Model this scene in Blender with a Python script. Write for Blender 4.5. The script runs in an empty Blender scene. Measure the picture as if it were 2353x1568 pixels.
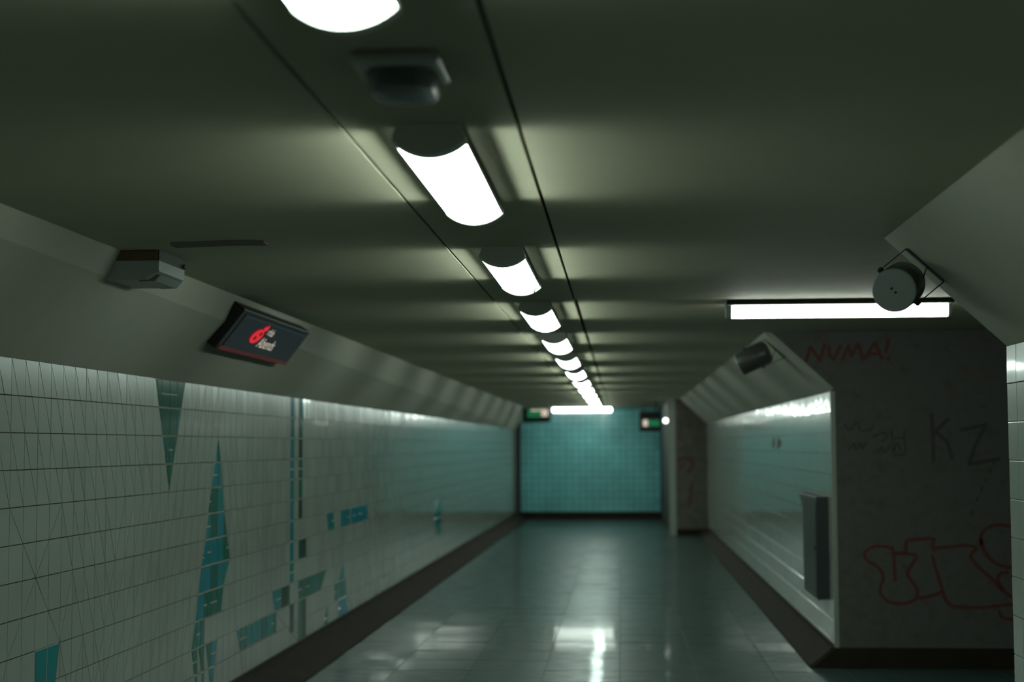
import bpy, math, random
from mathutils import Matrix, Vector

random.seed(7)
S = bpy.context.scene
COL = S.collection

# ------------------------------------------------------------------ camera
F, CX, CY = 3600.0, 1176.5, 784.0          # focal length and centre in pixels (2353 x 1568)
VPX, VPY, ROLL = 1427.0, 1024.0, 0.009     # where the passage axis vanishes
HC = 1.68                                  # camera height
a = Vector(((VPX - CX) / F, (VPY - CY) / F, 1.0)).normalized()
dn = (Vector((0, 1, 0)) - a * a.y).normalized()
rt = dn.cross(a).normalized()
r_ = rt * math.cos(ROLL) - dn * math.sin(ROLL)
d_ = dn * math.cos(ROLL) + rt * math.sin(ROLL)
# columns: world x,y,z axes expressed in image camera axes (x right, y down, z forward)
WX, WY, WZ = r_, a, -d_
Rw = Matrix(((WX.x, WX.y, WX.z), (WY.x, WY.y, WY.z), (WZ.x, WZ.y, WZ.z)))   # camera(image axes) -> world
flip = Matrix(((1, 0, 0), (0, -1, 0), (0, 0, -1)))
cam = bpy.data.cameras.new('camera')
cam.sensor_width = 36.0
cam.lens = F / 2353 * 36
cam.clip_start, cam.clip_end = 0.05, 200
cam.dof.use_dof = True
cam.dof.focus_distance = 6.8
cam.dof.aperture_fstop = 1.9
camo = bpy.data.objects.new('camera', cam)
COL.objects.link(camo)
camo.matrix_world = Matrix.Translation((0, 0, HC)) @ (Rw @ flip).to_4x4()
S.camera = camo

def ray(x, y):
    return (Rw @ Vector(((x - CX) / F, (y - CY) / F, 1.0)))
def on_y(x, y, Y):
    d = ray(x, y); t = Y / d.y
    return Vector((d.x * t, Y, HC + d.z * t))
def on_z(x, y, z):
    d = ray(x, y); t = (z - HC) / d.z
    return Vector((d.x * t, d.y * t, z))
def on_x(x, y, X):
    d = ray(x, y); t = X / d.x
    return Vector((X, d.y * t, HC + d.z * t))
def proj(p):
    q = Rw.transposed() @ (Vector(p) - Vector((0, 0, HC)))
    if q.z <= 0.05: return None
    return (CX + F * q.x / q.z, CY + F * q.y / q.z)

# ------------------------------------------------------------------ world, exposure
w = bpy.data.worlds.new('world'); S.world = w; w.use_nodes = True
w.node_tree.nodes['Background'].inputs[0].default_value = (0.5, 0.55, 0.5, 1)
w.node_tree.nodes['Background'].inputs[1].default_value = 0.0
S.view_settings.view_transform = 'Standard'
S.view_settings.look = 'None'
S.view_settings.gamma = 1.0
S.view_settings.exposure = 0.30
S.view_settings.use_curve_mapping = False
try:
    S.cycles.use_denoising = True
    S.cycles.max_bounces = 7
    S.cycles.diffuse_bounces = 3
    S.cycles.glossy_bounces = 4
    S.cycles.sample_clamp_indirect = 6.0
    S.cycles.caustics_reflective = True
    S.cycles.use_light_tree = False
    S.cycles.use_adaptive_sampling = True
    S.cycles.adaptive_threshold = 0.03
except Exception:
    pass
LAMP = 19.0            # radiance of the lamp covers
WASH = 0.62            # watts of each area light added beside a lamp for ceiling bands
LCOL = (0.80, 1.0, 0.90)

# ------------------------------------------------------------------ materials
MAT = {}
def mat(name, col, rough=0.5, spec=0.5, metal=0.0, var=0.0, noise=0.0, nscale=8.0, bump=0.0, bscale=60.0,
        rvar=0.0, rscale=6.0, coat=0.0, col2=None, stretch=(1, 1, 1)):
    m = bpy.data.materials.new(name); m.use_nodes = True
    nt = m.node_tree; N = nt.nodes; L = nt.links
    b = N['Principled BSDF']
    b.inputs['Base Color'].default_value = (*col, 1)
    b.inputs['Roughness'].default_value = rough
    b.inputs['Metallic'].default_value = metal
    b.inputs['Specular IOR Level'].default_value = spec
    b.inputs['Coat Weight'].default_value = coat
    b.inputs['Coat Roughness'].default_value = 0.06
    tc = N.new('ShaderNodeTexCoord')
    g = N.new('ShaderNodeNewGeometry')
    mp = N.new('ShaderNodeMapping'); mp.inputs['Scale'].default_value = stretch
    L.new(g.outputs['Position'], mp.inputs['Vector'])
    cur = None
    if var or noise or col2:
        rgb = N.new('ShaderNodeRGB'); rgb.outputs[0].default_value = (*col, 1); cur = rgb.outputs[0]
    if noise or col2:
        t = N.new('ShaderNodeTexNoise'); t.inputs['Scale'].default_value = nscale; t.inputs['Detail'].default_value = 5
        t.inputs['Roughness'].default_value = 0.62
        L.new(mp.outputs[0], t.inputs['Vector'])
        if col2:
            rp = N.new('ShaderNodeMapRange'); rp.inputs[1].default_value = 0.42; rp.inputs[2].default_value = 0.68
            L.new(t.outputs['Fac'], rp.inputs[0])
            mx = N.new('ShaderNodeMix'); mx.data_type = 'RGBA'
            L.new(rp.outputs[0], mx.inputs[0]); L.new(cur, mx.inputs[6]); mx.inputs[7].default_value = (*col2, 1)
            cur = mx.outputs[2]
        if noise:
            rp = N.new('ShaderNodeMapRange'); rp.inputs[1].default_value = 0.25; rp.inputs[2].default_value = 0.75
            rp.inputs[3].default_value = 1 - noise; rp.inputs[4].default_value = 1 + noise
            L.new(t.outputs['Fac'], rp.inputs[0])
            hs = N.new('ShaderNodeHueSaturation'); L.new(rp.outputs[0], hs.inputs['Value']); L.new(cur, hs.inputs['Color'])
            cur = hs.outputs[0]
    if var:
        rp = N.new('ShaderNodeMapRange'); rp.inputs[3].default_value = 1 - var; rp.inputs[4].default_value = 1 + var
        L.new(g.outputs['Random Per Island'], rp.inputs[0])
        hs = N.new('ShaderNodeHueSaturation'); L.new(rp.outputs[0], hs.inputs['Value']); L.new(cur, hs.inputs['Color'])
        cur = hs.outputs[0]
    if cur is not None: L.new(cur, b.inputs['Base Color'])
    if rvar:
        t = N.new('ShaderNodeTexNoise'); t.inputs['Scale'].default_value = rscale; t.inputs['Detail'].default_value = 4
        L.new(mp.outputs[0], t.inputs['Vector'])
        rp = N.new('ShaderNodeMapRange'); rp.inputs[1].default_value = 0.3; rp.inputs[2].default_value = 0.7
        rp.inputs[3].default_value = max(0.02, rough - rvar); rp.inputs[4].default_value = rough + rvar
        L.new(t.outputs['Fac'], rp.inputs[0]); L.new(rp.outputs[0], b.inputs['Roughness'])
    if bump:
        t = N.new('ShaderNodeTexNoise'); t.inputs['Scale'].default_value = bscale; t.inputs['Detail'].default_value = 4
        L.new(g.outputs['Position'], t.inputs['Vector'])
        bp = N.new('ShaderNodeBump'); bp.inputs['Strength'].default_value = bump; bp.inputs['Distance'].default_value = 0.01
        L.new(t.outputs['Fac'], bp.inputs['Height']); L.new(bp.outputs[0], b.inputs['Normal'])
    MAT[name] = m
    return m
def emit(name, col, s, base=(0.8, 0.8, 0.8)):
    m = bpy.data.materials.new(name); m.use_nodes = True
    b = m.node_tree.nodes['Principled BSDF']
    b.inputs['Base Color'].default_value = (*base, 1)
    b.inputs['Roughness'].default_value = 0.4
    b.inputs['Emission Color'].default_value = (*col, 1)
    b.inputs['Emission Strength'].default_value = s
    MAT[name] = m
    return m

mat('ceiling_paint', (0.50, 0.465, 0.335), 0.75, 0.25, noise=0.07, nscale=1.3, bump=0.12, bscale=140)
mat('chamfer_paint', (0.335, 0.335, 0.265), 0.7, 0.3, noise=0.07, nscale=1.6, bump=0.08, bscale=120)
mat('dark_gap', (0.02, 0.018, 0.014), 0.9)
mat('pale_grout', (0.40, 0.36, 0.30), 0.85)
mat('grout', (0.05, 0.046, 0.038), 0.85, noise=0.2, nscale=9)
mat('white_tile', (0.30, 0.33, 0.285), 0.22, 1.0, coat=0.35, var=0.10, noise=0.08, nscale=1.2)
mat('grey_tile', (0.36, 0.38, 0.33), 0.10, 0.5, var=0.10, noise=0.08, nscale=1.2)
mat('green_tile', (0.008, 0.12, 0.09), 0.12, 0.35, var=0.25)
mat('teal_tile', (0.008, 0.19, 0.20), 0.12, 0.35, var=0.22)
mat('blue_tile', (0.006, 0.20, 0.27), 0.12, 0.35, var=0.18)
mat('black_green_tile', (0.014, 0.05, 0.035), 0.12, 0.35, var=0.2)
mat('end_tile', (0.16, 0.49, 0.51), 0.3, 0.5, coat=0.4, var=0.2, noise=0.3, nscale=1.3)
mat('stone_floor', (0.05, 0.085, 0.078), 0.38, 0.09, coat=0.22, var=0.28, noise=0.4, nscale=7, rvar=0.08, rscale=5,
    col2=(0.02, 0.036, 0.034), stretch=(1.0, 3.5, 1))
mat('floor_joint', (0.03, 0.032, 0.03), 0.6)
mat('plinth_stone', (0.026, 0.020, 0.014), 0.8, 0.12, noise=0.3, nscale=4)
mat('stucco', (0.15, 0.155, 0.145), 0.95, 0.2, noise=0.28, nscale=11, bump=0.9, bscale=75, col2=(0.095, 0.085, 0.07))
mat('stucco_far', (0.14, 0.13, 0.11), 0.9, 0.2, noise=0.3, nscale=6, bump=0.5, bscale=60)
mat('corner_trim', (0.33, 0.36, 0.30), 0.5)
mat('dark_strip', (0.02, 0.02, 0.018), 0.6)
mat('lamp_housing', (0.16, 0.18, 0.15), 0.5)
mat('lamp_cap', (0.78, 0.78, 0.72), 0.45)
emit('lamp_cover', LCOL, LAMP)
emit('tube_cover', (0.88, 1.0, 0.90), LAMP * 0.8)
emit('added_side_glow', LCOL, 3.0)
mat('crack_dark', (0.05, 0.12, 0.09), 0.6)
mat('pale_plastic', (0.5, 0.53, 0.49), 0.35)
mat('smoked_lens', (0.12, 0.14, 0.13), 0.25, 0.5)
mat('box_plastic', (0.27, 0.30, 0.275), 0.35)
mat('brown_plastic', (0.10, 0.065, 0.022), 0.5)
mat('dark_metal', (0.03, 0.03, 0.027), 0.5, metal=0.3)
mat('speaker_grey', (0.28, 0.31, 0.29), 0.45)
mat('speaker_side', (0.06, 0.06, 0.054), 0.36)
mat('grey_steel', (0.04, 0.052, 0.05), 0.42, metal=0.2, noise=0.12, nscale=5)
mat('black_case', (0.008, 0.008, 0.008), 0.35)
emit('screen_dark', (0.25, 0.35, 0.5), 0.012, (0.006, 0.009, 0.014))
emit('screen_red', (0.9, 0.015, 0.035), 0.55, (0.2, 0.01, 0.01))
emit('screen_bar', (0.5, 0.02, 0.02), 0.06, (0.06, 0.008, 0.008))
emit('screen_text', (1.0, 0.87, 0.70), 0.36, (0.3, 0.3, 0.25))
emit('screen_blue', (0.15, 0.3, 0.4), 0.05, (0.02, 0.03, 0.04))
emit('sign_green', (0.03, 0.45, 0.18), 0.20, (0.01, 0.1, 0.04))
emit('sign_white', (1.0, 0.8, 0.66), 0.5, (0.5, 0.5, 0.45))
emit('bulb', (0.95, 1.0, 0.9), 5.0)
mat('red_paint', (0.13, 0.030, 0.022), 0.7)
mat('black_paint', (0.06, 0.058, 0.05), 0.7)
mat('orange_paint', (0.16, 0.10, 0.06), 0.8)
mat('soot', (0.15, 0.14, 0.105), 0.9)

# ------------------------------------------------------------------ mesh helpers
class MB:
    def __init__(self): self.v = []; self.f = []
    def add(self, vs, fs):
        n = len(self.v); self.v += [tuple(p) for p in vs]; self.f += [[i + n for i in f] for f in fs]
        return self
    def box(self, x0, x1, y0, y1, z0, z1):
        vs = [(x, y, z) for z in (z0, z1) for y in (y0, y1) for x in (x0, x1)]
        return self.add(vs, [(0, 2, 3, 1), (4, 5, 7, 6), (0, 1, 5, 4), (2, 6, 7, 3), (0, 4, 6, 2), (1, 3, 7, 5)])
    def prism(self, A, B):
        """closed prism between two matching rings of 3D points"""
        n = len(A)
        fs = [(i, (i + 1) % n, n + (i + 1) % n, n + i) for i in range(n)]
        fs += [tuple(range(n))[::-1], tuple(range(n, 2 * n))]
        return self.add(list(A) + list(B), fs)
    def sweep(self, rings, cap=True, closed=True):
        n = len(rings[0]); vs = [p for r in rings for p in r]; fs = []
        for k in range(len(rings) - 1):
            for i in range(n if closed else n - 1):
                j = (i + 1) % n
                fs.append((k * n + i, k * n + j, (k + 1) * n + j, (k + 1) * n + i))
        if cap: fs += [tuple(range(n))[::-1], tuple((len(rings) - 1) * n + i for i in range(n))]
        return self.add(vs, fs)
    def lathe(self, c, axis, prof, seg=28):
        axis = Vector(axis).normalized(); c = Vector(c)
        u = axis.orthogonal().normalized(); v = axis.cross(u)
        rings = [[c + axis * h + (u * math.cos(2 * math.pi * i / seg) + v * math.sin(2 * math.pi * i / seg)) * r for i in range(seg)] for h, r in prof]
        return self.sweep(rings)
    def tube(self, pts, r, seg=8):
        pts = [Vector(p) for p in pts]; rings = []
        for i, p in enumerate(pts):
            t = (pts[min(i + 1, len(pts) - 1)] - pts[max(i - 1, 0)]).normalized()
            u = t.orthogonal().normalized() if i == 0 else (u - t * u.dot(t)).normalized()
            v = t.cross(u)
            rings.append([p + (u * math.cos(2 * math.pi * k / seg) + v * math.sin(2 * math.pi * k / seg)) * r for k in range(seg)])
        return self.sweep(rings)
    def mesh(self, name, m, smooth=False):
        me = bpy.data.meshes.new(name); me.from_pydata(self.v, [], self.f)
        me.materials.append(MAT[m]); me.validate(); me.update()
        import bmesh
        bm = bmesh.new(); bm.from_mesh(me); bmesh.ops.recalc_face_normals(bm, faces=bm.faces); bm.to_mesh(me); bm.free()
        if smooth:
            for p in me.polygons: p.use_smooth = True
            try: me.set_sharp_from_angle(angle=math.radians(35))
            except Exception: pass
        return me
    def build(self, name, m, parent=None, smooth=False, **kw):
        return link(name, self.mesh(name, m, smooth), parent, **kw)

def link(name, me, parent=None, **kw):
    o = bpy.data.objects.new(name, me); COL.objects.link(o)
    if parent is not None: o.parent = parent
    for k, v in kw.items(): o[k] = v
    return o
def empty(name, loc=(0, 0, 0), **kw):
    o = link(name, None, None, **kw); o.location = loc; o.empty_display_size = 0.2
    return o
def bevel(o, wd, seg=2):
    b = o.modifiers.new('bevel', 'BEVEL'); b.width = wd; b.segments = seg; b.limit_method = 'ANGLE'
    return o
def struct(o, label, cat='structure'):
    o['kind'] = 'structure'; o['label'] = label; o['category'] = cat
    return o

# ---- convex polygons in (u, v)
def area(P): return 0.5 * sum(P[i][0] * P[(i + 1) % len(P)][1] - P[(i + 1) % len(P)][0] * P[i][1] for i in range(len(P)))
def ccw(P): return P if area(P) > 0 else P[::-1]
def clip(P, nx, ny, c):
    """keep nx*u + ny*v <= c"""
    out = []
    for i in range(len(P)):
        p, q = P[i], P[(i + 1) % len(P)]
        dp, dq = nx * p[0] + ny * p[1] - c, nx * q[0] + ny * q[1] - c
        if dp <= 0: out.append(p)
        if (dp < 0 < dq) or (dq < 0 < dp):
            t = dp / (dp - dq); out.append((p[0] + (q[0] - p[0]) * t, p[1] + (q[1] - p[1]) * t))
    return out
def halfplanes(P, inset=0.0):
    P = ccw(P); hs = []
    for i in range(len(P)):
        (x0, y0), (x1, y1) = P[i], P[(i + 1) % len(P)]
        l = math.hypot(x1 - x0, y1 - y0)
        if l < 1e-7: continue
        nx, ny = (y1 - y0) / l, -(x1 - x0) / l
        hs.append((nx, ny, nx * x0 + ny * y0 - inset))
    return hs
def inset(P, d):
    Q = ccw(P)
    for h in halfplanes(P, d):
        Q = clip(Q, *h)
        if len(Q) < 3: return None
    R = []
    for p in Q:
        if not R or math.hypot(p[0] - R[-1][0], p[1] - R[-1][1]) > 4e-4: R.append(p)
    if len(R) > 2 and math.hypot(R[0][0] - R[-1][0], R[0][1] - R[-1][1]) < 4e-4: R.pop()
    return R if len(R) >= 3 and area(R) > 1.2e-5 else None
def subtract(P, Q):
    """convex P minus convex Q -> convex pieces"""
    out = []; cur = ccw(P)
    for nx, ny, c in halfplanes(Q):
        o = clip(cur, -nx, -ny, -c)
        if len(o) >= 3 and area(o) > 1e-6: out.append(o)
        cur = clip(cur, nx, ny, c)
        if len(cur) < 3: return out if False else out
    return out
def overlap(P, Q):
    cur = ccw(P)
    for h in halfplanes(Q):
        cur = clip(cur, *h)
        if len(cur) < 3: return False
    return area(cur) > 1e-6

def tile_geo(mb, P, to3, gap=0.0015, th=0.006, tilt=0.0025, up=0.0, bev=0.0018):
    """a bevelled tile slab on polygon P; to3(u, v, height) gives the 3D point"""
    A = inset(P, gap)
    if A is None: return False
    B = None if bev <= 0 else inset(A, min(bev, 0.15 * math.sqrt(area(A)))) or None
    if B is None or len(B) != len(A):
        B = A
    cu = sum(p[0] for p in A) / len(A); cv = sum(p[1] for p in A) / len(A)
    tu, tv = random.gauss(0, tilt * (2.5 if up else 1)), random.gauss(0, tilt) + up
    n = len(A)
    vs = [to3(p[0], p[1], -0.002) for p in A]
    edge = th - (0.0015 if B is not A else 0)
    vs += [to3(p[0], p[1], edge + tu * (p[0] - cu) - tv * (p[1] - cv)) for p in A]
    fs = [(i, (i + 1) % n, n + (i + 1) % n, n + i) for i in range(n)]
    if B is not A:
        vs += [to3(p[0], p[1], th + tu * (p[0] - cu) - tv * (p[1] - cv)) for p in B]
        fs += [(n + i, n + (i + 1) % n, 2 * n + (i + 1) % n, 2 * n + i) for i in range(n)]
        fs.append(tuple(range(2 * n, 3 * n)))
    else:
        fs.append(tuple(range(n, 2 * n)))
    mb.add(vs, fs)
    return True

def px_area(P, to3):
    q = [proj(to3(u, v, 0.0)) for u, v in P]
    if any(p is None for p in q): return 0.0
    if not any(-5 < p[0] < 2358 and -5 < p[1] < 1573 for p in q): return 0.0
    return abs(area(q))

def lay_tiles(polys, to3, parent, m, name, limit=300, **kw):
    """polys: list of (polygon, extra up-tilt). the largest in view one by one, the rest joined"""
    order = sorted(polys, key=lambda t: -px_area(t[0], to3))
    rest = MB(); n = 0
    for P, up in order:
        if n < limit and px_area(P, to3) > 8:
            mb = MB()
            if tile_geo(mb, P, to3, up=up, **kw):
                mb.build(name, m, parent); n += 1
        else:
            tile_geo(rest, P, to3, up=up, **kw)
    if rest.v: rest.build(name + '_field', m, parent, kind='stuff')

# ------------------------------------------------------------------ the place: main measures
ZC = 2.54                                  # ceiling
YN, YE = -3.0, 36.0                        # behind the camera / end wall
YA, YB, YC = 6.6, 12.09, 29.5              # crossing opening from A to B, narrowing at C
XR, XCR = 1.60, 1.105                      # right wall, right edge of the ceiling
XCL = -2.17
ZT, ZTR = 2.06, 2.085                      # tops of the tiled walls
PIT, ROW = 0.154, 0.1578                   # tile pitch and row height
def xl(y): return -2.56 + 0.0055 * (y - 6.5)          # left wall drifts slightly inwards
XEND = 0.90                                # passage right side beyond C

# floor -----------------------------------------------------------------
floor = struct(MB().box(-3.2, 7.0, YN, YE + 0.3, -0.2, -0.004).build('floor', 'floor_joint'),
               'dark glossy stone tiled floor of the passage', 'floor')
FP = 0.56
fl = []
XJ = -0.584
def fto3(u, v, h): return (u, v, h - 0.006)
for i in range(-4, 14):
    x0 = XJ + FP * i
    for j in range(int(-3 / FP) - 1, int(36 / FP) + 1):
        y0 = 0.09 + FP * j
        y1 = y0 + FP
        if x0 > 1.5 and not (y1 > YA - 0.4 and y0 < YB + 0.1): continue
        P = [(x0, y0), (x0 + FP, y0), (x0 + FP, y1), (x0, y1)]
        P = clip(P, 0, 1, YE - 0.02); P = clip(P, 0, -1, -YN) if P else P
        if len(P) >= 3: fl.append((P, 0.0))
lay_tiles(fl, fto3, floor, 'stone_floor', 'floor_tile', gap=0.003, th=0.006, tilt=0.0034, bev=0.0012)

# ceiling ---------------------------------------------------------------
ceil = struct(MB().box(-3.0, 7.0, YN, YE + 0.3, ZC + 0.022, ZC + 0.2).build('ceiling', 'dark_gap'),
              'low olive painted ceiling with two long seams beside the lamps', 'ceiling')
SL, SR, G = -0.745, -0.268, 0.006
def panel(x0, x1, y0, y1):
    o = MB().box(x0, x1, y0, y1, ZC, ZC + 0.025).build('ceiling_panel', 'ceiling_paint', ceil)
    return o
panel(-2.9, SL - G, YN, YE)
y = YN
for y0, y1 in ((YN, 9.2), (9.2, 16.5), (16.5, 24.0), (24.0, YE)):
    panel(SL + G, SR - G, y0 + 0.002, y1 - 0.002)
panel(SR + G, 7.0, YN, 9.2 - 0.005)
panel(SR + G + 0.012, 7.0, 9.2 + 0.005, YE)

# left wall -------------------------------------------------------------
def ring(pts, yy): return [(x, yy, z) for x, z in pts]
wl = struct(MB().prism(ring([(xl(YN), 0), (xl(YN), ZT), (xl(YN) - 0.5, ZT), (xl(YN) - 0.5, 0)], YN),
                       ring([(xl(YE), 0), (xl(YE), ZT), (xl(YE) - 0.5, ZT), (xl(YE) - 0.5, 0)], YE)).build('wall_left', 'grout'),
            'long left wall of glazed white tiles with a teal mosaic pattern', 'wall')
MB().prism(ring([(XCL, ZC), (xl(YN) + 0.004, ZT), (xl(YN) - 0.5, ZT), (xl(YN) - 0.5, ZC)], YN),
           ring([(XCL, ZC), (xl(YE) + 0.004, ZT), (xl(YE) - 0.5, ZT), (xl(YE) - 0.5, ZC)], YE)
           ).build('chamfer', 'chamfer_paint', wl, label='plain painted slope between tiles and ceiling')
def lto3(u, v, h): return (xl(u) + h, u, v)
def xu(x):                                  # pixel column -> distance along the left wall
    t = (x - VPX) / F
    return (-2.56 - 0.0055 * 6.5) / (t - 0.0055)
U0 = xu(58)                                 # grid column 0
PL = (xu(247) - U0) / 7.0                   # pitch seen on the near columns
def cu(c): return U0 + PL * c
def rv(r): return ZT - ROW * r
ZPL = 0.15
ZTB = 0.166                                # lower edge of the tiles, a dark open joint above the plinth
# accent pieces: (row0, row1, left/right pixel at the top, left/right pixel at the bottom, colours)
acc = []
def quad(r0, r1, a0, b0, a1, b1, cols):
    P = [(xu(a0), rv(r0)), (xu(b0), rv(r0)), (xu(b1), rv(r1)), (xu(a1), rv(r1))]
    R = []
    for p in P:
        if not R or math.hypot(p[0] - R[-1][0], p[1] - R[-1][1]) > 1e-4: R.append(p)
    if rv(r1) < ZTB: R = clip(ccw(R), 0, -1, -ZTB)
    if len(R) >= 3: acc.append((ccw(R), cols))
gn, te, bl, bk = 'green_tile', 'teal_tile', 'blue_tile', 'black_green_tile'
tri = [(338, 410), (347.5, 400.5), (356.5, 392), (365.5, 382.5), (373.3, 374)]
for r in range(4): quad(r, r + 1, *tri[r], *tri[r + 1], (gn, gn, te) if r else (gn, gn, gn))
dia = {2: (489.2, 490), 3: (481.5, 496), 4: (474.5, 500), 5: (467, 504.5), 6: (461.5, 512), 7: (452, 518.7), 8: (445.5, 504), 9: (439, 498.7)}
for r in range(2, 9): quad(r, r + 1, *dia[r], *dia[r + 1], (te, bl, gn, te, gn) if r < 6 else (gn, te, gn, bl))
quad(9, 10, 439, 460, 430, 460, (te, gn))
quad(10, 11, 430, 444.5, 437, 444.5, (gn,)); quad(10, 11, 446, 460, 453.5, 460, (te, gn))
quad(10, 11, 463.5, 476, 470, 476, (gn,)); quad(10, 11, 476.8, 491.5, 476.8, 484, (bl,))
quad(11, 12, 438, 444.5, 441, 444.5, (gn,)); quad(11, 12, 454, 460, 457, 460, (te,)); quad(11, 12, 471, 484, 475, 481, (te,))
quad(8, 11, 60, 117, 60, 94, (gn, gn, te))
for r in range(0, 9):
    quad(r, r + 1, 660.5, 668.7, 660.5, 668.7, (te, bl))
for r in range(0, 6):
    quad(r, r + 1, 679.5, 688.3, 679.5, 688.3, (te, gn) if r < 1 else (gn, bk))
quad(7, 8, 680, 698, 680, 698, (bk, gn))
quad(9, 10, 619, 628, 625, 628, (bl,)); quad(9, 10, 628.6, 640, 628.6, 640, (te,)); quad(9, 10, 640.6, 659.5, 640.6, 659.5, (bk,))
quad(10, 11.4, 660.5, 669.5, 660.5, 669.5, (bk,))
quad(9, 10, 680.5, 746, 680.5, 732, (gn, te, gn))
quad(10, 12.2, 680.5, 698, 680.5, 698, (gn, bk))
quad(10, 11, 534.5, 629, 546, 628, (te, gn, bl, te))
quad(6, 7, 745, 761.5, 750, 764, (te,)); quad(6, 7, 779, 800, 779, 800, (te, bl)); quad(6, 7, 803, 839.5, 803, 840, (bl,))
quad(9, 10, 783.5, 784.5, 774, 788, (te,)); quad(10, 11, 766, 789, 765, 793, (gn, te)); quad(11, 12.2, 773.5, 793.5, 773.5, 797, (bl,))
quad(11, 12, 747, 748, 739, 748.5, (gn,)); quad(12, 12.5, 739, 749, 733, 749, (gn,))
quad(7, 8.5, 1003, 1010, 995, 1012, (te,)); quad(8.5, 10, 995, 1012, 1000, 1013, (te, gn))
# split every accent row piece into upright strips with pale joints
accent = []
flat_acc = []
for P, cols in acc:
    flat_acc.append(P)
    u0, u1 = min(p[0] for p in P), max(p[0] for p in P)
    c0 = math.floor((u0 - U0) / PL); cuts = []
    c = c0
    while cu(c) < u1 + PL:
        cuts.append(cu(c))
        if random.random() < 0.35: cuts.append(cu(c + 0.5))
        c += 1
    cuts = [u0 - 1] + [q for q in cuts if u0 + 0.03 < q < u1 - 0.03] + [u1 + 1]
    for k in range(len(cuts) - 1):
        Q = clip(clip(P, 1, 0, cuts[k + 1]), -1, 0, -cuts[k])
        if len(Q) < 3: continue
        pick = random.choice(cols)
        v0, v1 = min(p[1] for p in Q), max(p[1] for p in Q)
        wd = max(p[0] for p in Q) - min(p[0] for p in Q)
        if random.random() < 0.3 and wd > 0.06 and v1 - v0 > 0.1:
            vm = (v0 + v1) / 2
            for H in (clip(Q, 0, 1, vm), clip(Q, 0, -1, -vm)):
                if len(H) >= 3: accent.append((H, pick))
        else: accent.append((Q, pick))
for P in flat_acc:
    Q = inset(P, 0.001)
    if Q: MB().prism([lto3(p[0], p[1], -0.001) for p in Q], [lto3(p[0], p[1], 0.0045) for p in Q]).build('joint_bed', 'pale_grout', wl)
for P, m in accent:
    mb = MB()
    if tile_geo(mb, P, lto3, gap=0.0045, th=0.007, tilt=0.002): mb.build('accent_tile', m, wl)
# slanted cuts through the white grid, in grid nodes (column, row)
cuts = []
def seg(c0, r0, c1, r1): cuts.append((c0, r0, c1, r1))
for k in range(-16, 12): seg(k - 1.0 if True else 0, 2, k, 4); seg(k - 2.0, 0, k - 1.0, 2)
for k in range(2, 7): seg(k, 4, k + 1, 6)
for k in range(3, 7): seg(k, 6, min(k + 1, 7), 8)
for k in range(4, 6): seg(k, 8, k + 1, 10)
seg(8, 4, 4, 12)
seg(2, 4, -2, 8); seg(-2, 4, 2, 8); seg(2, 8, 3, 10); seg(3, 6, 2, 8); seg(4, 8, 3, 10); seg(-2, 8, -4, 12)
for k in range(9, 20): seg(k, 4, k - 4, 12)
for k in range(16, 22): seg(k, 0, k - 2, 4)
def pc(x): return (xu(x) - U0) / PL
for k in range(0, 4): seg(20 + k, 2 + 0.0, 22.2 + k, 7)
for A in ((605.5, 1, 544.5, 6.5), (639, 1, 583, 6), (583, 6, 626, 10), (626, 10, 680, 12), (707, 1, 723, 3.2), (521, 7, 536, 10), (536, 10, 552, 12),
          (565, 2, 520, 7), (655, 2, 612, 7), (735, 0, 752, 4), (760, 2, 750, 6)):
    seg(pc(A[0]), A[1], pc(A[2]), A[3])
white = []
for c in range(int((YN - U0) / PL) - 1, int((YE - U0) / PL) + 1):
    for r in range(0, 13):
        P = [(cu(c), rv(r + 1)), (cu(c + 1), rv(r + 1)), (cu(c + 1), rv(r)), (cu(c), rv(r))]
        P = clip(P, 0, -1, -ZTB); P = clip(P, 1, 0, YE - 0.05) if P else P
        if len(P) < 3: continue
        ps = [P]
        for (c0, r0, c1, r1) in cuts:
            if max(c0, c1) < c - 0.01 or min(c0, c1) > c + 1.01: continue
            if r1 < r + 0.02 or r0 > r + 0.98: continue
            x0, y0, x1, y1 = cu(c0), rv(r0), cu(c1), rv(r1)
            l = math.hypot(x1 - x0, y1 - y0); nx, ny = (y1 - y0) / l, -(x1 - x0) / l; cc = nx * x0 + ny * y0
            q = []
            for p in ps:
                A_, B_ = clip(p, nx, ny, cc), clip(p, -nx, -ny, -cc)
                for t in (A_, B_):
                    if len(t) >= 3 and abs(area(t)) > 1.2e-4: q.append(t)
            ps = q
        for Q in flat_acc:
            if max(t[0] for t in Q) < cu(c) or min(t[0] for t in Q) > cu(c + 1): continue
            nq = []
            for p in ps: nq += subtract(p, Q) if overlap(p, Q) else [p]
            ps = nq
        for p in ps: white.append((p, (random.uniform(0.001, 0.007) if cu(c) < xu(670) else random.uniform(0.011, 0.027)) if r == 0 else 0.0))
lay_tiles(white, lto3, wl, 'white_tile', 'tile', bev=0.0, gap=0.0021)
# sloping plinth along the left wall
bl_ = struct(MB().sweep([[(xl(yy), yy, 0), (xl(yy), yy, ZPL), (xl(yy) + 0.035, yy, ZPL - 0.004), (xl(yy) + 0.05, yy, ZPL - 0.03), (xl(yy) + 0.26, yy, 0.012), (xl(yy) + 0.262, yy, 0)]
                         for yy in (YN, 10, 20, YE - 0.02)]).build('baseboard_left', 'plinth_stone'),
             'dark brown sloping plinth at the foot of the left wall', 'plinth')

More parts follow.
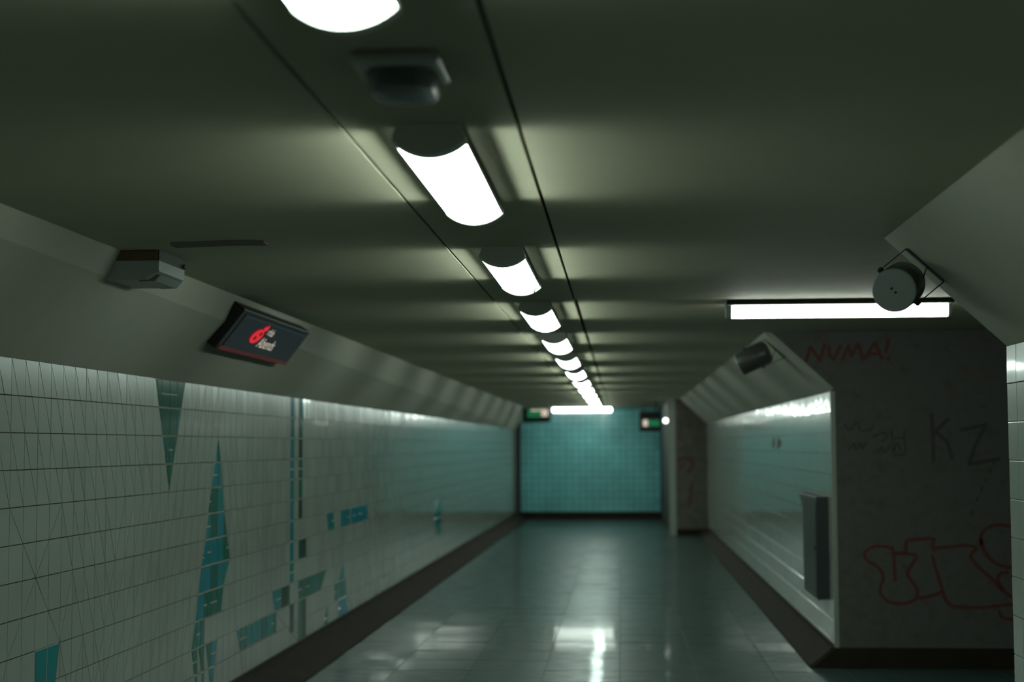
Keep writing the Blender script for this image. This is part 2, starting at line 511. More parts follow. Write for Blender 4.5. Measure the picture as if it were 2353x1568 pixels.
# right wall, near part -------------------------------------------------
def wall_block(name, y0, y1, x0=XR, ztop=ZTR):
    return MB().box(x0, x0 + 0.5, y0, y1, 0, ztop).build(name, 'grout')
def rchamfer(parent, y0, y1):
    pr = [(XCR, ZC), (XR - 0.004, ZTR), (XR + 0.5, ZTR), (XR + 0.5, ZC)]
    MB().prism(ring(pr, y0), ring(pr, y1)).build('chamfer', 'chamfer_paint', parent, label='plain painted slope between tiles and ceiling')
def rto3(u, v, h): return (XR - h, u, v)
def right_tiles(parent, y0, y1):
    ps = []; n = int(round((y1 - y0) / PIT))
    for c in range(n):
        ua, ub = y0 + (y1 - y0) * c / n, y0 + (y1 - y0) * (c + 1) / n
        for r in range(13):
            P = [(ua, ZTR - ROW * (r + 1)), (ub, ZTR - ROW * (r + 1)), (ub, ZTR - ROW * r), (ua, ZTR - ROW * r)]
            P = clip(P, 0, -1, -ZTB)
            if len(P) >= 3: ps.append((P, random.uniform(0.004, 0.022) if r == 0 else 0.0))
    lay_tiles(ps, rto3, parent, 'white_tile', 'tile')
wn = struct(wall_block('wall_right', YN, YA), 'near right wall of white glazed tiles at the picture edge', 'wall')
rchamfer(wn, YN, YA); right_tiles(wn, YN, YA)
MB().box(XR - 0.001, 7.0, YA - 0.3, YA, 0, ZC).build('end_wall', 'stucco', wn)
def rplinth(name, y0, y1, label):
    return struct(MB().sweep([[(XR, yy, 0), (XR, yy, ZPL), (XR - 0.03, yy, ZPL - 0.004), (XR - 0.045, yy, ZPL - 0.025), (XR - 0.19, yy, 0.012), (XR - 0.192, yy, 0)]
                              for yy in (y0, y1)]).build(name, 'plinth_stone'), label, 'plinth')
rplinth('baseboard_right', YN, YA, 'dark sloping plinth at the foot of the near right wall')
# far part
wf = struct(wall_block('wall_right_far', YB + 0.02, YC), 'receding right wall of white tiles between the two dark walls', 'wall')
rchamfer(wf, YB + 0.004, YC); right_tiles(wf, YB + 0.012, YC)
rplinth('baseboard_right_far', YB, YC, 'dark sloping plinth along the receding right wall')
# crossing wall facing us, with graffiti
wc = struct(MB().prism([(XCR + 0.0, YB, ZC), (7.0, YB, ZC), (7.0, YB, 0), (XR + 0.012, YB, 0), (XR + 0.012, YB, ZTR)],
                       [(XCR + 0.0, YB + 0.3, ZC), (7.0, YB + 0.3, ZC), (7.0, YB + 0.3, 0), (XR + 0.012, YB + 0.3, 0), (XR + 0.012, YB + 0.3, ZTR)]).build('wall_crossing', 'stucco'),
            'dark rough stucco wall of the side passage covered in graffiti', 'wall')
struct(MB().prism([(XR - 0.19, YB, 0.0), (7, YB, 0.0), (7, YB, 0.15), (XR, YB, 0.15)],
                  [(XR - 0.19, YB - 0.05, 0.0), (7, YB - 0.05, 0.0), (7, YB - 0.03, 0.15), (XR, YB - 0.03, 0.15)]).build('baseboard_crossing', 'plinth_stone'),
       'dark baseboard under the graffiti wall', 'plinth')
t1 = MB()
pts = [(XCR + 0.004, ZC - 0.002), (XR - 0.004, ZTR), (XR - 0.004, 0.14)]
for (p, q) in zip(pts[:-1], pts[1:]):
    dv = Vector((q[0] - p[0], q[1] - p[1])).normalized(); nv = Vector((-dv.y, dv.x)) * 0.034
    if nv.x < 0: nv = -nv
    A_ = [(p[0], YB - 0.006, p[1]), (q[0], YB - 0.006, q[1]), (q[0] + nv.x, YB - 0.006, q[1] + nv.y), (p[0] + nv.x, YB - 0.006, p[1] + nv.y)]
    t1.prism(A_, [(x_, YB + 0.01, z_) for x_, _, z_ in A_])
struct(t1.build('trim_1', 'corner_trim'), 'pale corner strip where tiled wall meets the graffiti wall', 'trim')
# side passage end (out of view) closes the space
struct(MB().box(7.0, 7.2, YA - 0.3, YB + 0.3, 0, ZC).build('wall_crossing_end', 'stucco'), 'dark end of the side passage', 'wall')
struct(MB().box(-3.1, 2.2, YN - 0.2, YN, 0, ZC).build('wall_rear', 'stucco'), 'wall behind the viewer', 'wall')

# narrowing at C and the end wall ----------------------------------------
wq = struct(MB().box(XEND, 2.2, YC, YE + 0.3, 0, ZC).build('wall_narrowing', 'stucco_far'),
            'narrow dull wall with faded graffiti beside the far corner post', 'wall')
struct(MB().box(XEND - 0.006, XEND + 0.12, YC - 0.012, YC + 0.01, 0, ZC).build('trim_2', 'corner_trim'),
       'pale upright corner post left of the far graffiti wall', 'trim')
struct(MB().box(XEND + 0.12, XR, YC - 0.03, YC, 0, 0.12).build('baseboard_narrowing', 'plinth_stone'), 'short dark baseboard of the far narrowing', 'plinth')
MB().box(XEND - 0.004, XEND + 0.001, YC + 0.05, YE, 0, ZC).build('dark_panel', 'dark_strip', wq)
we = struct(MB().box(-3.0, XEND + 0.05, YE, YE + 0.3, 0, ZC).build('wall_end', 'grout'), 'end wall of square teal tiles closing the passage', 'wall')
def eto3(u, v, h): return (u, YE - h, v)
ps = []
for i in range(0, 23):
    for j in range(0, 16):
        x0 = -2.50 + 0.1545 * i; z0 = 0.17 + 0.1545 * j
        P = [(x0, z0), (x0 + 0.1545, z0), (x0 + 0.1545, z0 + 0.1545), (x0, z0 + 0.1545)]
        P = clip(P, 1, 0, XEND - 0.01); P = clip(P, 0, 1, ZC - 0.004) if P else P
        if len(P) >= 3 and abs(area(P)) > 1e-4: ps.append((P, 0.0))
lay_tiles(ps, eto3, we, 'end_tile', 'tile', gap=0.004)
struct(MB().box(-2.42, XEND - 0.004, YE - 0.05, YE, 0, 0.17).build('baseboard_end', 'plinth_stone'), 'dark baseboard under the teal end wall', 'plinth')
struct(MB().box(xl(YE) - 0.02, xl(YE) + 0.10, YE - 0.09, YE - 0.01, 0, ZC).build('gap_shade_strip', 'dark_strip'), 'dark upright strip standing in for the shaded gap left of the teal wall', 'trim')  # shade of the side gap, put in as a dark strip

# ------------------------------------------------------------------ ceiling lamps
LX, LLEN = -0.506, 1.375
def arc(hw, z0, sag, n=14):
    R = (hw * hw + sag * sag) / (2 * sag); A = math.asin(min(1, hw / R)); zc = z0 - sag + R
    return [(R * math.sin(-A + 2 * A * i / n), zc - R * math.cos(-A + 2 * A * i / n)) for i in range(n + 1)]
def lamp_meshes():
    M = {}
    cap = [(0.086, 0.0)] + [(0.101, -0.034)] + arc(0.101, -0.046, 0.040)[::-1] + [(-0.101, -0.034), (-0.086, 0.0)]
    cap2 = [(x * 0.97, z * 0.97) for x, z in cap]
    M['cap_front'] = MB().sweep([[(x, 0.0, z) for x, z in cap2], [(x, 0.008, z) for x, z in cap], [(x, 0.05, z) for x, z in cap]]).mesh('end_cap', 'lamp_cap', True)
    M['cap_back'] = MB().sweep([[(x, LLEN - 0.05, z) for x, z in cap], [(x, LLEN - 0.008, z) for x, z in cap], [(x, LLEN, z) for x, z in cap2]]).mesh('end_cap', 'lamp_cap', True)
    hs = [(0.084, 0.0), (0.096, -0.034), (0.096, -0.046), (-0.096, -0.046), (-0.096, -0.034), (-0.084, 0.0)]
    M['housing'] = MB().prism([(x, 0.05, z) for x, z in hs], [(x, LLEN - 0.05, z) for x, z in hs]).mesh('housing', 'lamp_housing')
    df = arc(0.0965, -0.046, 0.0365)
    M['diffuser'] = MB().prism([(x, 0.05, z) for x, z in df[::-1]], [(x, LLEN - 0.05, z) for x, z in df[::-1]]).mesh('diffuser', 'lamp_cover', True)
    return M
LM = lamp_meshes()
ords = ['nearest', 'second', 'third', 'fourth', 'fifth', 'sixth', 'seventh', 'eighth', 'ninth', 'tenth', 'eleventh', 'twelfth', 'thirteenth']
for k in range(13):
    ys = 1.51 + 2.6 * k
    lb = {0: 'lit ceiling lamp cut by the top edge, nearest of the row', 1: 'large lit ceiling lamp just beyond the square sensor box',
          2: 'lit ceiling lamp with a cracked corner, third of the row', 12: 'farthest lit ceiling lamp, just before the crosswise end light'}.get(
          k, 'lit half-round ceiling lamp, %s of the row counting from the nearest' % ords[k])
    e = empty('ceiling_lamp', (LX, ys, ZC), label=lb, category='lamp', group='row of ceiling lamps down the passage')
    link('end_cap', LM['cap_front'], e); link('end_cap', LM['cap_back'], e)
    link('housing', LM['housing'], e); link('diffuser', LM['diffuser'], e)
    for s in (-1, 1):
        ld = bpy.data.lights.new('added_band_light', 'AREA'); ld.shape = 'RECTANGLE'; ld.size = LLEN - 0.16; ld.size_y = 0.02
        ld.energy = WASH; ld.color = LCOL; ld.spread = math.radians(70)
        lo = bpy.data.objects.new('added_band_light', ld); COL.objects.link(lo); lo.parent = e
        # light added for the bands, no slot in the housing, shines sideways, a little upwards: local -Z points to (s, 0, up)
        zax = Vector((-s * math.cos(0.14), 0, -math.sin(0.14))); xax = Vector((0, 1, 0)); yax = zax.cross(xax)
        lo.matrix_local = Matrix.Translation((s * 0.104, LLEN / 2, -0.052)) @ Matrix((xax, yax, zax)).transposed().to_4x4()
    if k == 2:
        c = on_y(1226, 652, ys + LLEN - 0.18)
        MB().add([(0.088, 1.16, -0.055), (0.072, 1.19, -0.071), (0.066, 1.24, -0.075), (0.080, 1.21, -0.068)],
                 [(0, 1, 2, 3), (3, 2, 1, 0)])
        P_ = [(0.094, 1.13, -0.052), (0.084, 1.15, -0.063), (0.070, 1.20, -0.0745), (0.066, 1.255, -0.0775), (0.073, 1.225, -0.0735), (0.086, 1.18, -0.063)]
        MB().prism(P_, [(x + 0.002, y_, z - 0.004) for x, y_, z in P_]).build('crack', 'crack_dark', e, label='dark broken split in the cover')

# ------------------------------------------------------------------ crosswise batten lights
def batten(loc, L, label, wd=0.062, hh=0.03, th=0.072):
    e = empty('batten_light', loc, label=label, category='lamp', group='crosswise batten lights')
    MB().box(-L / 2, L / 2, -wd * 1.7, wd * 1.7, -hh, 0).build('housing', 'dark_metal', e)
    n = 12; rg = [(wd / 2 * 0.95 * math.cos(math.pi * i / n), -hh - (th) * math.sin(math.pi * i / n) ** 0.7) for i in range(n + 1)]
    MB().prism([(-L / 2 + 0.035, y_, z_) for y_, z_ in rg], [(L / 2 - 0.02, y_, z_) for y_, z_ in rg]).build('diffuser', 'tube_cover', e, True)
    for x0, x1 in ((-L / 2, -L / 2 + 0.034), (L / 2 - 0.019, L / 2)):
        MB().prism([(x0, y_ * 1.04, z_ * 1.01) for y_, z_ in rg], [(x1, y_ * 1.04, z_ * 1.01) for y_, z_ in rg]).build('end_cap', 'pale_plastic', e, True)
    return e
p0, p1 = on_y(1667, 700, 9.45), on_y(2184, 694, 9.45)
batten(((p0.x + p1.x) / 2, 9.45, ZC), p1.x - p0.x, 'lit batten light across the side opening, partly behind the round speaker')
p0, p1 = on_y(1267, 946, 34.8), on_y(1407, 946, 34.8)
batten(((p0.x + p1.x) / 2, 34.8, ZC), p1.x - p0.x, 'lit batten light in front of the teal end wall', wd=0.085, hh=0.03, th=0.085)

# ------------------------------------------------------------------ motion sensor between the first two lamps
e = empty('ceiling_sensor', (LX + 0.022, 3.56, ZC), label='square sensor box with dark lens between the two nearest lamps', category='sensor')
bevel(MB().box(-0.099, 0.099, -0.24, -0.0, -0.028, 0).build('base_plate', 'pale_plastic', e), 0.022, 4)
rg = []
for h, s in ((-0.028, 1.0), (-0.05, 0.97), (-0.066, 0.86), (-0.072, 0.6)):
    rr = []
    for i in range(24):
        an = 2 * math.pi * i / 24; cx_, sy_ = math.cos(an), math.sin(an)
        q = 0.62
        rr.append((0.082 * s * math.copysign(abs(cx_) ** q, cx_), -0.075 + 0.125 * s * math.copysign(abs(sy_) ** q, sy_), h))
    rg.append(rr)
MB().sweep(rg).build('lens', 'smoked_lens', e, True)

# ------------------------------------------------------------------ display on the left slope
def slope_pt(y_, t, out):                   # t: metres down the left slope, out: metres off it
    A_ = Vector((XCL, y_, ZC)); B_ = Vector((xl(y_), y_, ZT)); d = (B_ - A_).normalized()
    n = Vector((-d.z, 0, d.x)); n = n if n.x > 0 else -n
    return A_ + d * t + n * out
YD0, YD1, TD0, TD1, TH = 8.74, 10.60, 0.03, 0.315, 0.085
e = empty('display_screen', slope_pt((YD0 + YD1) / 2, TD1, 0), label='black advertising display with red emblem on the left slope', category='display')
inv = Matrix.Translation(-e.location)
def sl(y_, t, out): return inv @ slope_pt(y_, t, out)
def slab(y0, y1, t0, t1, o0, o1):
    return MB().prism([sl(y0, t0, o0), sl(y1, t0, o0), sl(y1, t1, o0), sl(y0, t1, o0)], [sl(y0, t0, o1), sl(y1, t0, o1), sl(y1, t1, o1), sl(y0, t1, o1)])
bevel(slab(YD0, YD1, TD0, TD1, 0.006, TH).build('casing', 'black_case', e), 0.008)
scr = slab(YD0 + 0.10, YD1 - 0.02, TD0 + 0.03, TD1 - 0.012, TH, TH + 0.004).build('screen', 'screen_dark', e)
slab(YD0 + 0.05, YD1 - 0.02, TD1 - 0.028, TD1 - 0.004, TH, TH + 0.006).build('red_bar', 'screen_bar', e)
slab(YD0 + 0.12, YD1 - 0.06, TD0 + 0.036, TD0 + 0.041, TH + 0.004, TH + 0.006).build('blue_line', 'screen_blue', scr)
# position on the screen from picture pixels
o_scr = slope_pt(9, 0, TH + 0.007); nrm = (slope_pt(9, 0, 1) - slope_pt(9, 0, 0))
def scr_px(x, y):
    d = ray(x, y); cpos = Vector((0, 0, HC)); t = (o_scr - cpos).dot(nrm) / d.dot(nrm)
    return cpos + d * t
def flat_poly(name, pxs, m, parent, lift=0.002):
    A_ = [inv @ scr_px(*p) for p in pxs]
    n = nrm * lift
    return MB().prism(A_, [p + n for p in A_]).build(name, m, parent)
def ell(cx_, cy_, a_, b_, ang, n=28):
    ca, sa = math.cos(ang), math.sin(ang)
    return [(cx_ + a_ * math.cos(2 * math.pi * i / n) * ca - b_ * math.sin(2 * math.pi * i / n) * sa, cy_ + a_ * math.cos(2 * math.pi * i / n) * sa + b_ * math.sin(2 * math.pi * i / n) * ca) for i in range(n)]
em = flat_poly('emblem', ell(590, 773.2, 20.8, 9.2, -0.72), 'screen_red', scr)
flat_poly('emblem_mark', ell(585, 776.5, 5.5, 2.2, -0.8), 'screen_bar', scr, 0.004)
flat_poly('emblem_mark', ell(599, 768, 5.0, 2.0, -0.8), 'screen_bar', scr, 0.004)
flat_poly('emblem_dot', ell(611, 757, 6.2, 3.6, -0.75), 'screen_red', scr)
flat_poly('emblem_tip', [(612, 754), (616.5, 751), (620.5, 749), (618, 754), (614, 758)], 'screen_red', scr, 0.003)
def lettering(txt, BL, BR, TLp, parent):
    """text laid on the screen: baseline from pixel BL to BR, cap height towards TLp"""
    cu_ = bpy.data.curves.new('txt', 'FONT'); cu_.body = txt; cu_.size = 1.0
    to = bpy.data.objects.new('txt', cu_); COL.objects.link(to)
    dg = bpy.context.evaluated_depsgraph_get(); dg.update()
    me = bpy.data.meshes.new_from_object(to.evaluated_get(dg))
    bpy.data.objects.remove(to)
    xs = [v.co.x for v in me.vertices]; ys_ = [v.co.y for v in me.vertices]
    b, br, tl = inv @ scr_px(*BL), inv @ scr_px(*BR), inv @ scr_px(*TLp)
    for v in me.vertices:
        v.co = b + (br - b) * ((v.co.x - min(xs)) / (max(xs) - min(xs))) + (tl - b) * (v.co.y / 0.72)
    me.materials.clear(); me.materials.append(MAT['screen_text'])
    return link('lettering', me, parent)
lettering('rbb', (612.5, 769.5), (624, 775.5), (625, 755), scr)
lettering('Abends', (587, 797), (622, 806.5), (605.5, 775), scr)

# ------------------------------------------------------------------ box luminaire in the left ceiling corner
e = empty('corner_box', (-2.10, 6.72, ZC), label='pale plastic box with brown top band in the left ceiling corner', category='box')
xa, xb, y0, y1 = -0.19, 0.105, -0.06, 0.33
bevel(MB().box(xa, xb - 0.012, y0, y1, -0.045, 0).build('mount', 'brown_plastic', e), 0.004)
MB().box(xb - 0.012, xb - 0.004, y0 + 0.003, y1 - 0.02, -0.045, 0).build('side_strip', 'dark_metal', e)
pr = [(xa, -0.045), (xb, -0.045), (xb, -0.095), (xb - 0.03, -0.108), (xb - 0.06, -0.130), (xa, -0.130)]
bevel(MB().prism([(x, y0 - 0.004, z) for x, z in pr], [(x, y1, z) for x, z in pr]).build('body', 'box_plastic', e), 0.006)
MB().prism([(x, y0 + 0.03, z) for x, z in ((xb - 0.005, -0.106), (xb - 0.03, -0.134), (xb - 0.1, -0.136), (xb - 0.1, -0.105))],
           [(x, y1 - 0.03, z) for x, z in ((xb - 0.005, -0.106), (xb - 0.03, -0.134), (xb - 0.1, -0.136), (xb - 0.1, -0.105))]).build('lens', 'smoked_lens', e)
MB().lathe((xb + 0.0, y1 - 0.03, -0.035), (1, 0, 0), [(0, 0.011), (0.01, 0.011), (0.016, 0.004)], 12).build('screw', 'grey_steel', e, True)
p = [on_z(398, 563, ZC - 0.004), on_z(470, 560, ZC - 0.004), on_z(540, 557.5, ZC - 0.004), on_z(600, 557.5, ZC - 0.004)]
cb = empty('ceiling_conduit', p[0], label='thin dark conduit on the ceiling running from the corner box', category='conduit')
iv = -Vector(p[0])
MB().sweep([[q + iv + Vector((0, dy, dz)) for dy, dz in ((-0.055, 0.004), (-0.045, -0.008), (0.045, -0.008), (0.055, 0.004))] for q in p]).build('strip', 'soot', cb)
MB().box(p[3].x + iv.x - 0.01, p[3].x + iv.x + 0.02, p[3].y + iv.y - 0.04, p[3].y + iv.y + 0.05, -0.007, 0.004).build('end_piece', 'soot', cb)

# ------------------------------------------------------------------ round speakers on the right slope
def speaker(label, mount, axis, hang, R=0.083, L=0.17, bw=0.155):
    """mount: centre of the bracket plate on the slope; hang: vector from plate to the drum centre; axis: drum direction (front)"""
    e = empty('loudspeaker', mount, label=label, category='speaker', group='round loudspeakers on the right slope')
    ax = Vector(axis).normalized(); c = Vector(hang)
    MB().lathe(c - ax * L / 2, ax, [(0, R * 0.86), (0.02, R * 1.0), (L - 0.01, R), (L - 0.008, R * 0.985)], 36).build('drum', 'speaker_side', e, True)
    fr = MB().lathe(c + ax * (L / 2 - 0.008), ax, [(0, R * 0.99), (0.006, R * 0.985), (0.010, R * 0.93), (0.013, R * 0.3), (0.0135, 0.001)], 36).build('front_cover', 'speaker_grey', e, True)
    u = Vector((0, 1, 0)).cross(ax); sd = Vector((1, 0, -1)).normalized(); sd = (sd - ax * sd.dot(ax)).normalized()
    up = ax.cross(sd)
    for s in (-1, 1):
        MB().lathe(c + ax * (L / 2 + 0.005) + sd * 0.011 * s, ax, [(0, 0.0055), (0.0025, 0.005)], 10).build('slot', 'black_case', fr)
    # strap bracket: plate on the slope, two arms to the drum sides
    n = Vector((-0.677, 0, -0.736)); along = Vector((0.736, 0, -0.677))
    w2 = R + 0.012
    def bar(P, Q, wd=0.026, th=0.004):
        P, Q = Vector(P), Vector(Q); t = (Q - P).normalized(); y_ = Vector((0, 1, 0)) * wd / 2; k = t.cross(Vector((0, 1, 0))).normalized() * th / 2
        return MB().prism([P - y_ - k, P + y_ - k, P + y_ + k, P - y_ + k], [Q - y_ - k, Q + y_ - k, Q + y_ + k, Q - y_ + k])
    o0 = n * 0.006
    pl = bar(o0 - along * w2, o0 + along * w2, 0.03).build('bracket_plate', 'dark_metal', e)
    hh = c.dot(n)
    for s in (-1, 1):
        bar(o0 + along * w2 * s, c + along * w2 * s, 0.022).build('bracket_arm', 'dark_metal', pl)
        MB().lathe(c + along * (w2 - 0.013) * s, along * s, [(0, 0.012), (0.018, 0.012), (0.022, 0.006)], 10).build('pivot_screw', 'dark_metal', pl)
    MB().tube([o0 + along * 0.01 - Vector((0, 0.01, 0)), along * 0.035 + n * (hh * 0.45) + Vector((0, -0.01, 0)), c + along * R * 0.75 - n * R * 0.3 + ax * -L * 0.2], 0.0028, 6).build('cable', 'black_paint', e)
    return e
def rslope(y_, t, out=0.0):
    A_ = Vector((XCR, y_, ZC)); B_ = Vector((XR - 0.004, y_, ZTR)); d = (B_ - A_).normalized(); n = Vector((d.z, 0, -d.x))
    return A_ + d * t + n * out
n_ = Vector((-0.677, 0, -0.736))
speaker('grey round loudspeaker on a strap bracket in front of the batten light', rslope(6.45, 0.19), (-0.38, -0.95, -0.25), Vector((-0.113, -0.03, -0.092)), R=0.089, L=0.21)
speaker('small dark loudspeaker on the far slope above the receding tiled wall', rslope(12.42, 0.15), (-0.88, 0.30, -0.40), Vector((-0.88, 0.30, -0.40)).normalized() * 0.185, R=0.092, L=0.25)

# ------------------------------------------------------------------ grey steel cover on the receding right wall
p0 = on_x(1905, 1143, XR); p1 = on_x(1905, 1376, XR)
yb = p0.y; zt_, zb_ = p0.z, p1.z
e = empty('wall_cover', (XR, yb + 0.35, zb_), label='tall dark grey steel cover on the receding right wall', category='cover')
dy0, dy1 = -0.35, 0.52
H_ = zt_ - zb_
def D(y_, z_, x_=0.0): return (x_, y_, z_)
side = [D(dy0, 0), D(dy1, 0), D(dy1, H_ * 0.70), D(dy1 + 0.03, H_ * 0.82), D(dy1 + 0.13, H_ * 0.92), D(dy1 + 0.38, H_), D(dy0, H_)]
bevel(MB().prism([(0.0, y_, z_) for _, y_, z_ in side], [(-0.10, y_, z_) for _, y_, z_ in side]).build('body', 'grey_steel', e), 0.004)
MB().box(-0.106, -0.10, dy0 + 0.02, dy1 - 0.02, 0.02, H_ - 0.04).build('front_panel', 'grey_steel', e)
fpn = [o for o in e.children if o.name.startswith('front_panel')][0]
MB().lathe((-0.106, dy0 + 0.06, H_ * 0.5), (-1, 0, 0), [(0, 0.014), (0.008, 0.012)], 12).build('lock', 'dark_metal', fpn)

# ------------------------------------------------------------------ emergency signs and the bulb at the far end
def sign(name, Y, x0, x1, y0, y1, label, lit, white):
    A_, B_ = on_y(x0, y1, Y), on_y(x1, y0, Y)
    e = empty(name, ((A_.x + B_.x) / 2, Y, A_.z), label=label, category='sign')
    w2, h = (B_.x - A_.x) / 2, B_.z - A_.z
    cs = bevel(MB().box(-w2, w2, 0.0, 0.10, 0, h).build('casing', 'black_case', e), 0.01)
    for s in (-0.6, 0.6): MB().tube([(w2 * s, 0.05, h - 0.005), (w2 * s, 0.05, ZC - A_.z)], 0.012).build('hanger', 'black_case', e)
    for nm, (q0, q1, r0, r1), m in lit:
        MB().box(-w2 + 2 * w2 * q0, -w2 + 2 * w2 * q1, -0.008, 0.001, h * r0, h * r1).build(nm, m, cs)
    return e
sign('exit_sign', 33.2, 1201, 1265, 938.5, 971, 'black exit sign with green and white panel beside the end light', [
    ('green_panel', (0.17, 0.66, 0.36, 0.62), 'sign_green'), ('white_band', (0.18, 0.66, 0.64, 0.92), 'sign_green'), ('white_arrow', (0.30, 0.90, 0.80, 0.92), 'sign_white'),
    ('pictogram', (0.68, 0.90, 0.42, 0.80), 'sign_white')], None)
sign('exit_sign', 30.8, 1469, 1517, 946, 992, 'small black exit sign with dim green panel beside the bright bulb', [
    ('green_panel', (0.42, 0.96, 0.26, 0.58), 'sign_green'), ('pictogram', (0.18, 0.40, 0.26, 0.58), 'sign_white')], None)
c = on_y(1529.5, 967, 29.3)
e = empty('bulb_lamp', c, label='small bright bulb on the far corner post', category='lamp')
MB().lathe((0, 0, 0), (0, -1, 0), [(-0.04, 0.012), (-0.03, 0.032), (0.0, 0.042), (0.025, 0.034), (0.04, 0.012)], 18).build('globe', 'bulb', e, True)
MB().lathe((0.0, 0.03, 0), (0.25, 1, 0), [(0, 0.03), (0.05, 0.03), (0.16, 0.02)], 14).build('socket', 'pale_plastic', e, True)

# ------------------------------------------------------------------ graffiti: flat painted strokes on the walls
def smooth(pts, n=6):
    out = []
    for i in range(len(pts) - 1):
        p0, p1, p2, p3 = pts[max(i - 1, 0)], pts[i], pts[i + 1], pts[min(i + 2, len(pts) - 1)]
        for k in range(n):
            t = k / n
            out.append(tuple(0.5 * ((2 * p1[j]) + (-p0[j] + p2[j]) * t + (2 * p0[j] - 5 * p1[j] + 4 * p2[j] - p3[j]) * t * t + (-p0[j] + 3 * p1[j] - 3 * p2[j] + p3[j]) * t ** 3) for j in (0, 1)))
    return out + [pts[-1]]
def paint(name, strokes, m, Y, wpx, parent, curved=True, lift=0.004):
    mb = MB()
    for st in strokes:
        pts = smooth(st) if curved and len(st) > 2 else st
        if not curved:
            for p, q in zip(pts[:-1], pts[1:]):
                dx, dy = q[0] - p[0], q[1] - p[1]; l = math.hypot(dx, dy) or 1; k = wpx / 2 / l
                mb.add([on_y(x, y, Y - lift) for x, y in ((p[0] - dy * k - dx * k * .6, p[1] + dx * k - dy * k * .6), (q[0] - dy * k + dx * k * .6, q[1] + dx * k + dy * k * .6),
                                                          (q[0] + dy * k + dx * k * .6, q[1] - dx * k + dy * k * .6), (p[0] + dy * k - dx * k * .6, p[1] - dx * k - dy * k * .6))], [(0, 1, 2, 3)])
                lift += 0.0002
            continue
        Ls, Rs = [], []
        for i, p in enumerate(pts):
            q0, q1 = pts[max(i - 1, 0)], pts[min(i + 1, len(pts) - 1)]
            dx, dy = q1[0] - q0[0], q1[1] - q0[1]; l = math.hypot(dx, dy) or 1
            wv = wpx * (0.85 + 0.3 * random.random()) / 2
            Ls.append(on_y(p[0] - dy / l * wv, p[1] + dx / l * wv, Y - lift)); Rs.append(on_y(p[0] + dy / l * wv, p[1] - dx / l * wv, Y - lift))
        n = len(Ls)
        mb.add(Ls + Rs, [(i, i + 1, n + i + 1, n + i) for i in range(n - 1)])
    return mb.build(name, m, parent)
paint('red_lettering', [
    [(1853, 830), (1862, 798), (1864, 800), (1884, 829), (1895, 791)],
    [(1904, 800), (1907, 818), (1915, 827), (1932, 795)],
    [(1936, 828), (1950, 795), (1956, 819), (1972, 790), (1982, 824)],
    [(1986, 826), (2011, 788), (2027, 826)], [(1996, 815), (2021, 812)],
    [(2041, 781), (2036, 810)], [(2040, 823), (2042, 828)]], 'red_paint', YB, 7.5, wc, False)['label'] = 'red NUMA! tag near the top'
def o6(L): return [(1960 + x / 4.041, 1180 + y / 4.041) for x, y in L]
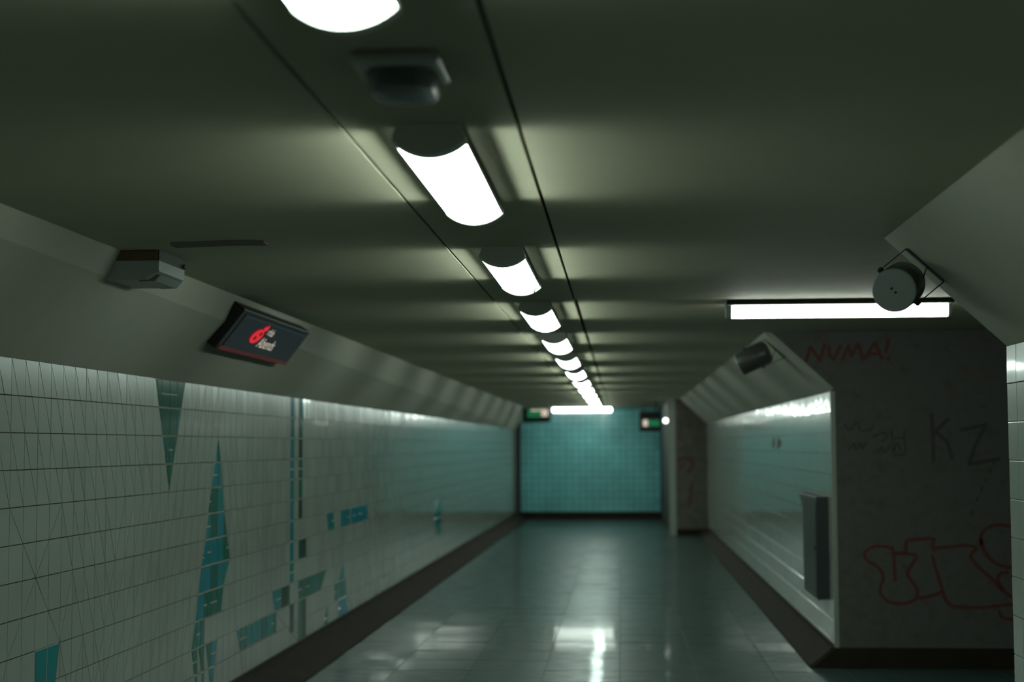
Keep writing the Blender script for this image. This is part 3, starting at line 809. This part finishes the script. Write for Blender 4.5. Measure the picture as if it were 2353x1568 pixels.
paint('red_outline', [o6(s) for s in (
    [(375, 370), (365, 330), (300, 310), (200, 310), (125, 350), (105, 390), (140, 445), (215, 490), (270, 550), (280, 610), (255, 690), (265, 760), (330, 820), (430, 840), (520, 830), (590, 780), (595, 710), (550, 640), (505, 560), (545, 480), (590, 410), (560, 385), (480, 375), (375, 375)],
    [(378, 375), (385, 500), (393, 640)],
    [(490, 375), (492, 320), (500, 262), (560, 248), (745, 235), (742, 280), (735, 328)],
    [(735, 330), (900, 312), (1040, 300), (1140, 310)],
    [(735, 390), (770, 520), (825, 690), (850, 780), (900, 850), (1010, 875), (1200, 875), (1440, 850), (1560, 850)],
    [(590, 790), (700, 775), (825, 735)],
    [(1190, 300), (1185, 220), (1230, 150), (1330, 110), (1450, 120), (1560, 150)],
    [(1190, 230), (1210, 330), (1280, 430), (1400, 495), (1540, 500)],
    [(1160, 320), (1095, 390), (1130, 460), (1220, 550), (1310, 630), (1380, 710), (1480, 780)],
    [(1450, 550), (1370, 560), (1345, 620), (1400, 720)],
    [(1355, 900), (1380, 960), (1440, 985), (1540, 980)])], 'red_paint', YB, 7.5, wc)['label'] = 'large red bubble letter outline low on the wall'
def o5(L): return [(1930 + x / 5.6, 930 + y / 5.6) for x, y in L]
paint('black_letters', [o5(s) for s in (
    [(1180, 120), (1200, 400), (1205, 740)], [(1400, 180), (1230, 350), (1380, 480), (1450, 700)],
    [(1560, 330), (1880, 260), (1740, 530), (1660, 770), (2050, 700)])], 'black_paint', YB, 9, wc, False)['label'] = 'faint black KZ letters'
paint('black_scribble', [o5(s) for s in (
    [(60, 250), (120, 330), (220, 230), (260, 330), (380, 330), (440, 270)], [(420, 420), (560, 360), (600, 420), (540, 470)],
    [(660, 300), (680, 470)], [(690, 430), (820, 430)], [(820, 350), (840, 520), (830, 640), (680, 650)],
    [(120, 590), (180, 500), (200, 580), (270, 500), (290, 570), (340, 480)], [(480, 610), (540, 550), (580, 610), (650, 520)],
    [(680, 500), (690, 620), (730, 500), (790, 590)])], 'black_paint', YB, 4, wc)['label'] = 'small faint black scribble'
paint('black_dashes', [o5(s) for s in ([(1690, 1440), (1715, 1370)], [(1765, 1240), (1780, 1190)], [(1815, 1110), (1830, 1060)], [(1870, 990), (1885, 950)], [(1925, 870), (1935, 830)], [(1970, 770), (2005, 690)])], 'black_paint', YB, 5, wc, False)
paint('orange_smear', [[(2203, 845), (2215, 853), (2228, 866)], [(2254, 838), (2256, 858)], [(2262, 866), (2285, 868)]], 'orange_paint', YB, 7, wc)
paint('faded_tag', [[(1556, 1062), (1566, 1054), (1584, 1056), (1592, 1070), (1580, 1086)], [(1560, 1080), (1572, 1066)], [(1590, 1110), (1584, 1165)]], 'red_paint', YC, 6, wq)
mb = MB()
for x, y0, y1 in ((1777, 1009, 1030), (1788, 1007, 1032), (1793, 1012, 1026)):
    A_, B_ = on_x(x, y0, XR - 0.009), on_x(x, y1, XR - 0.009)
    mb.box(XR - 0.0105, XR - 0.0085, A_.y - 0.05, A_.y + 0.05, B_.z, A_.z)
mb.build('dark_marks', 'soot', wf)
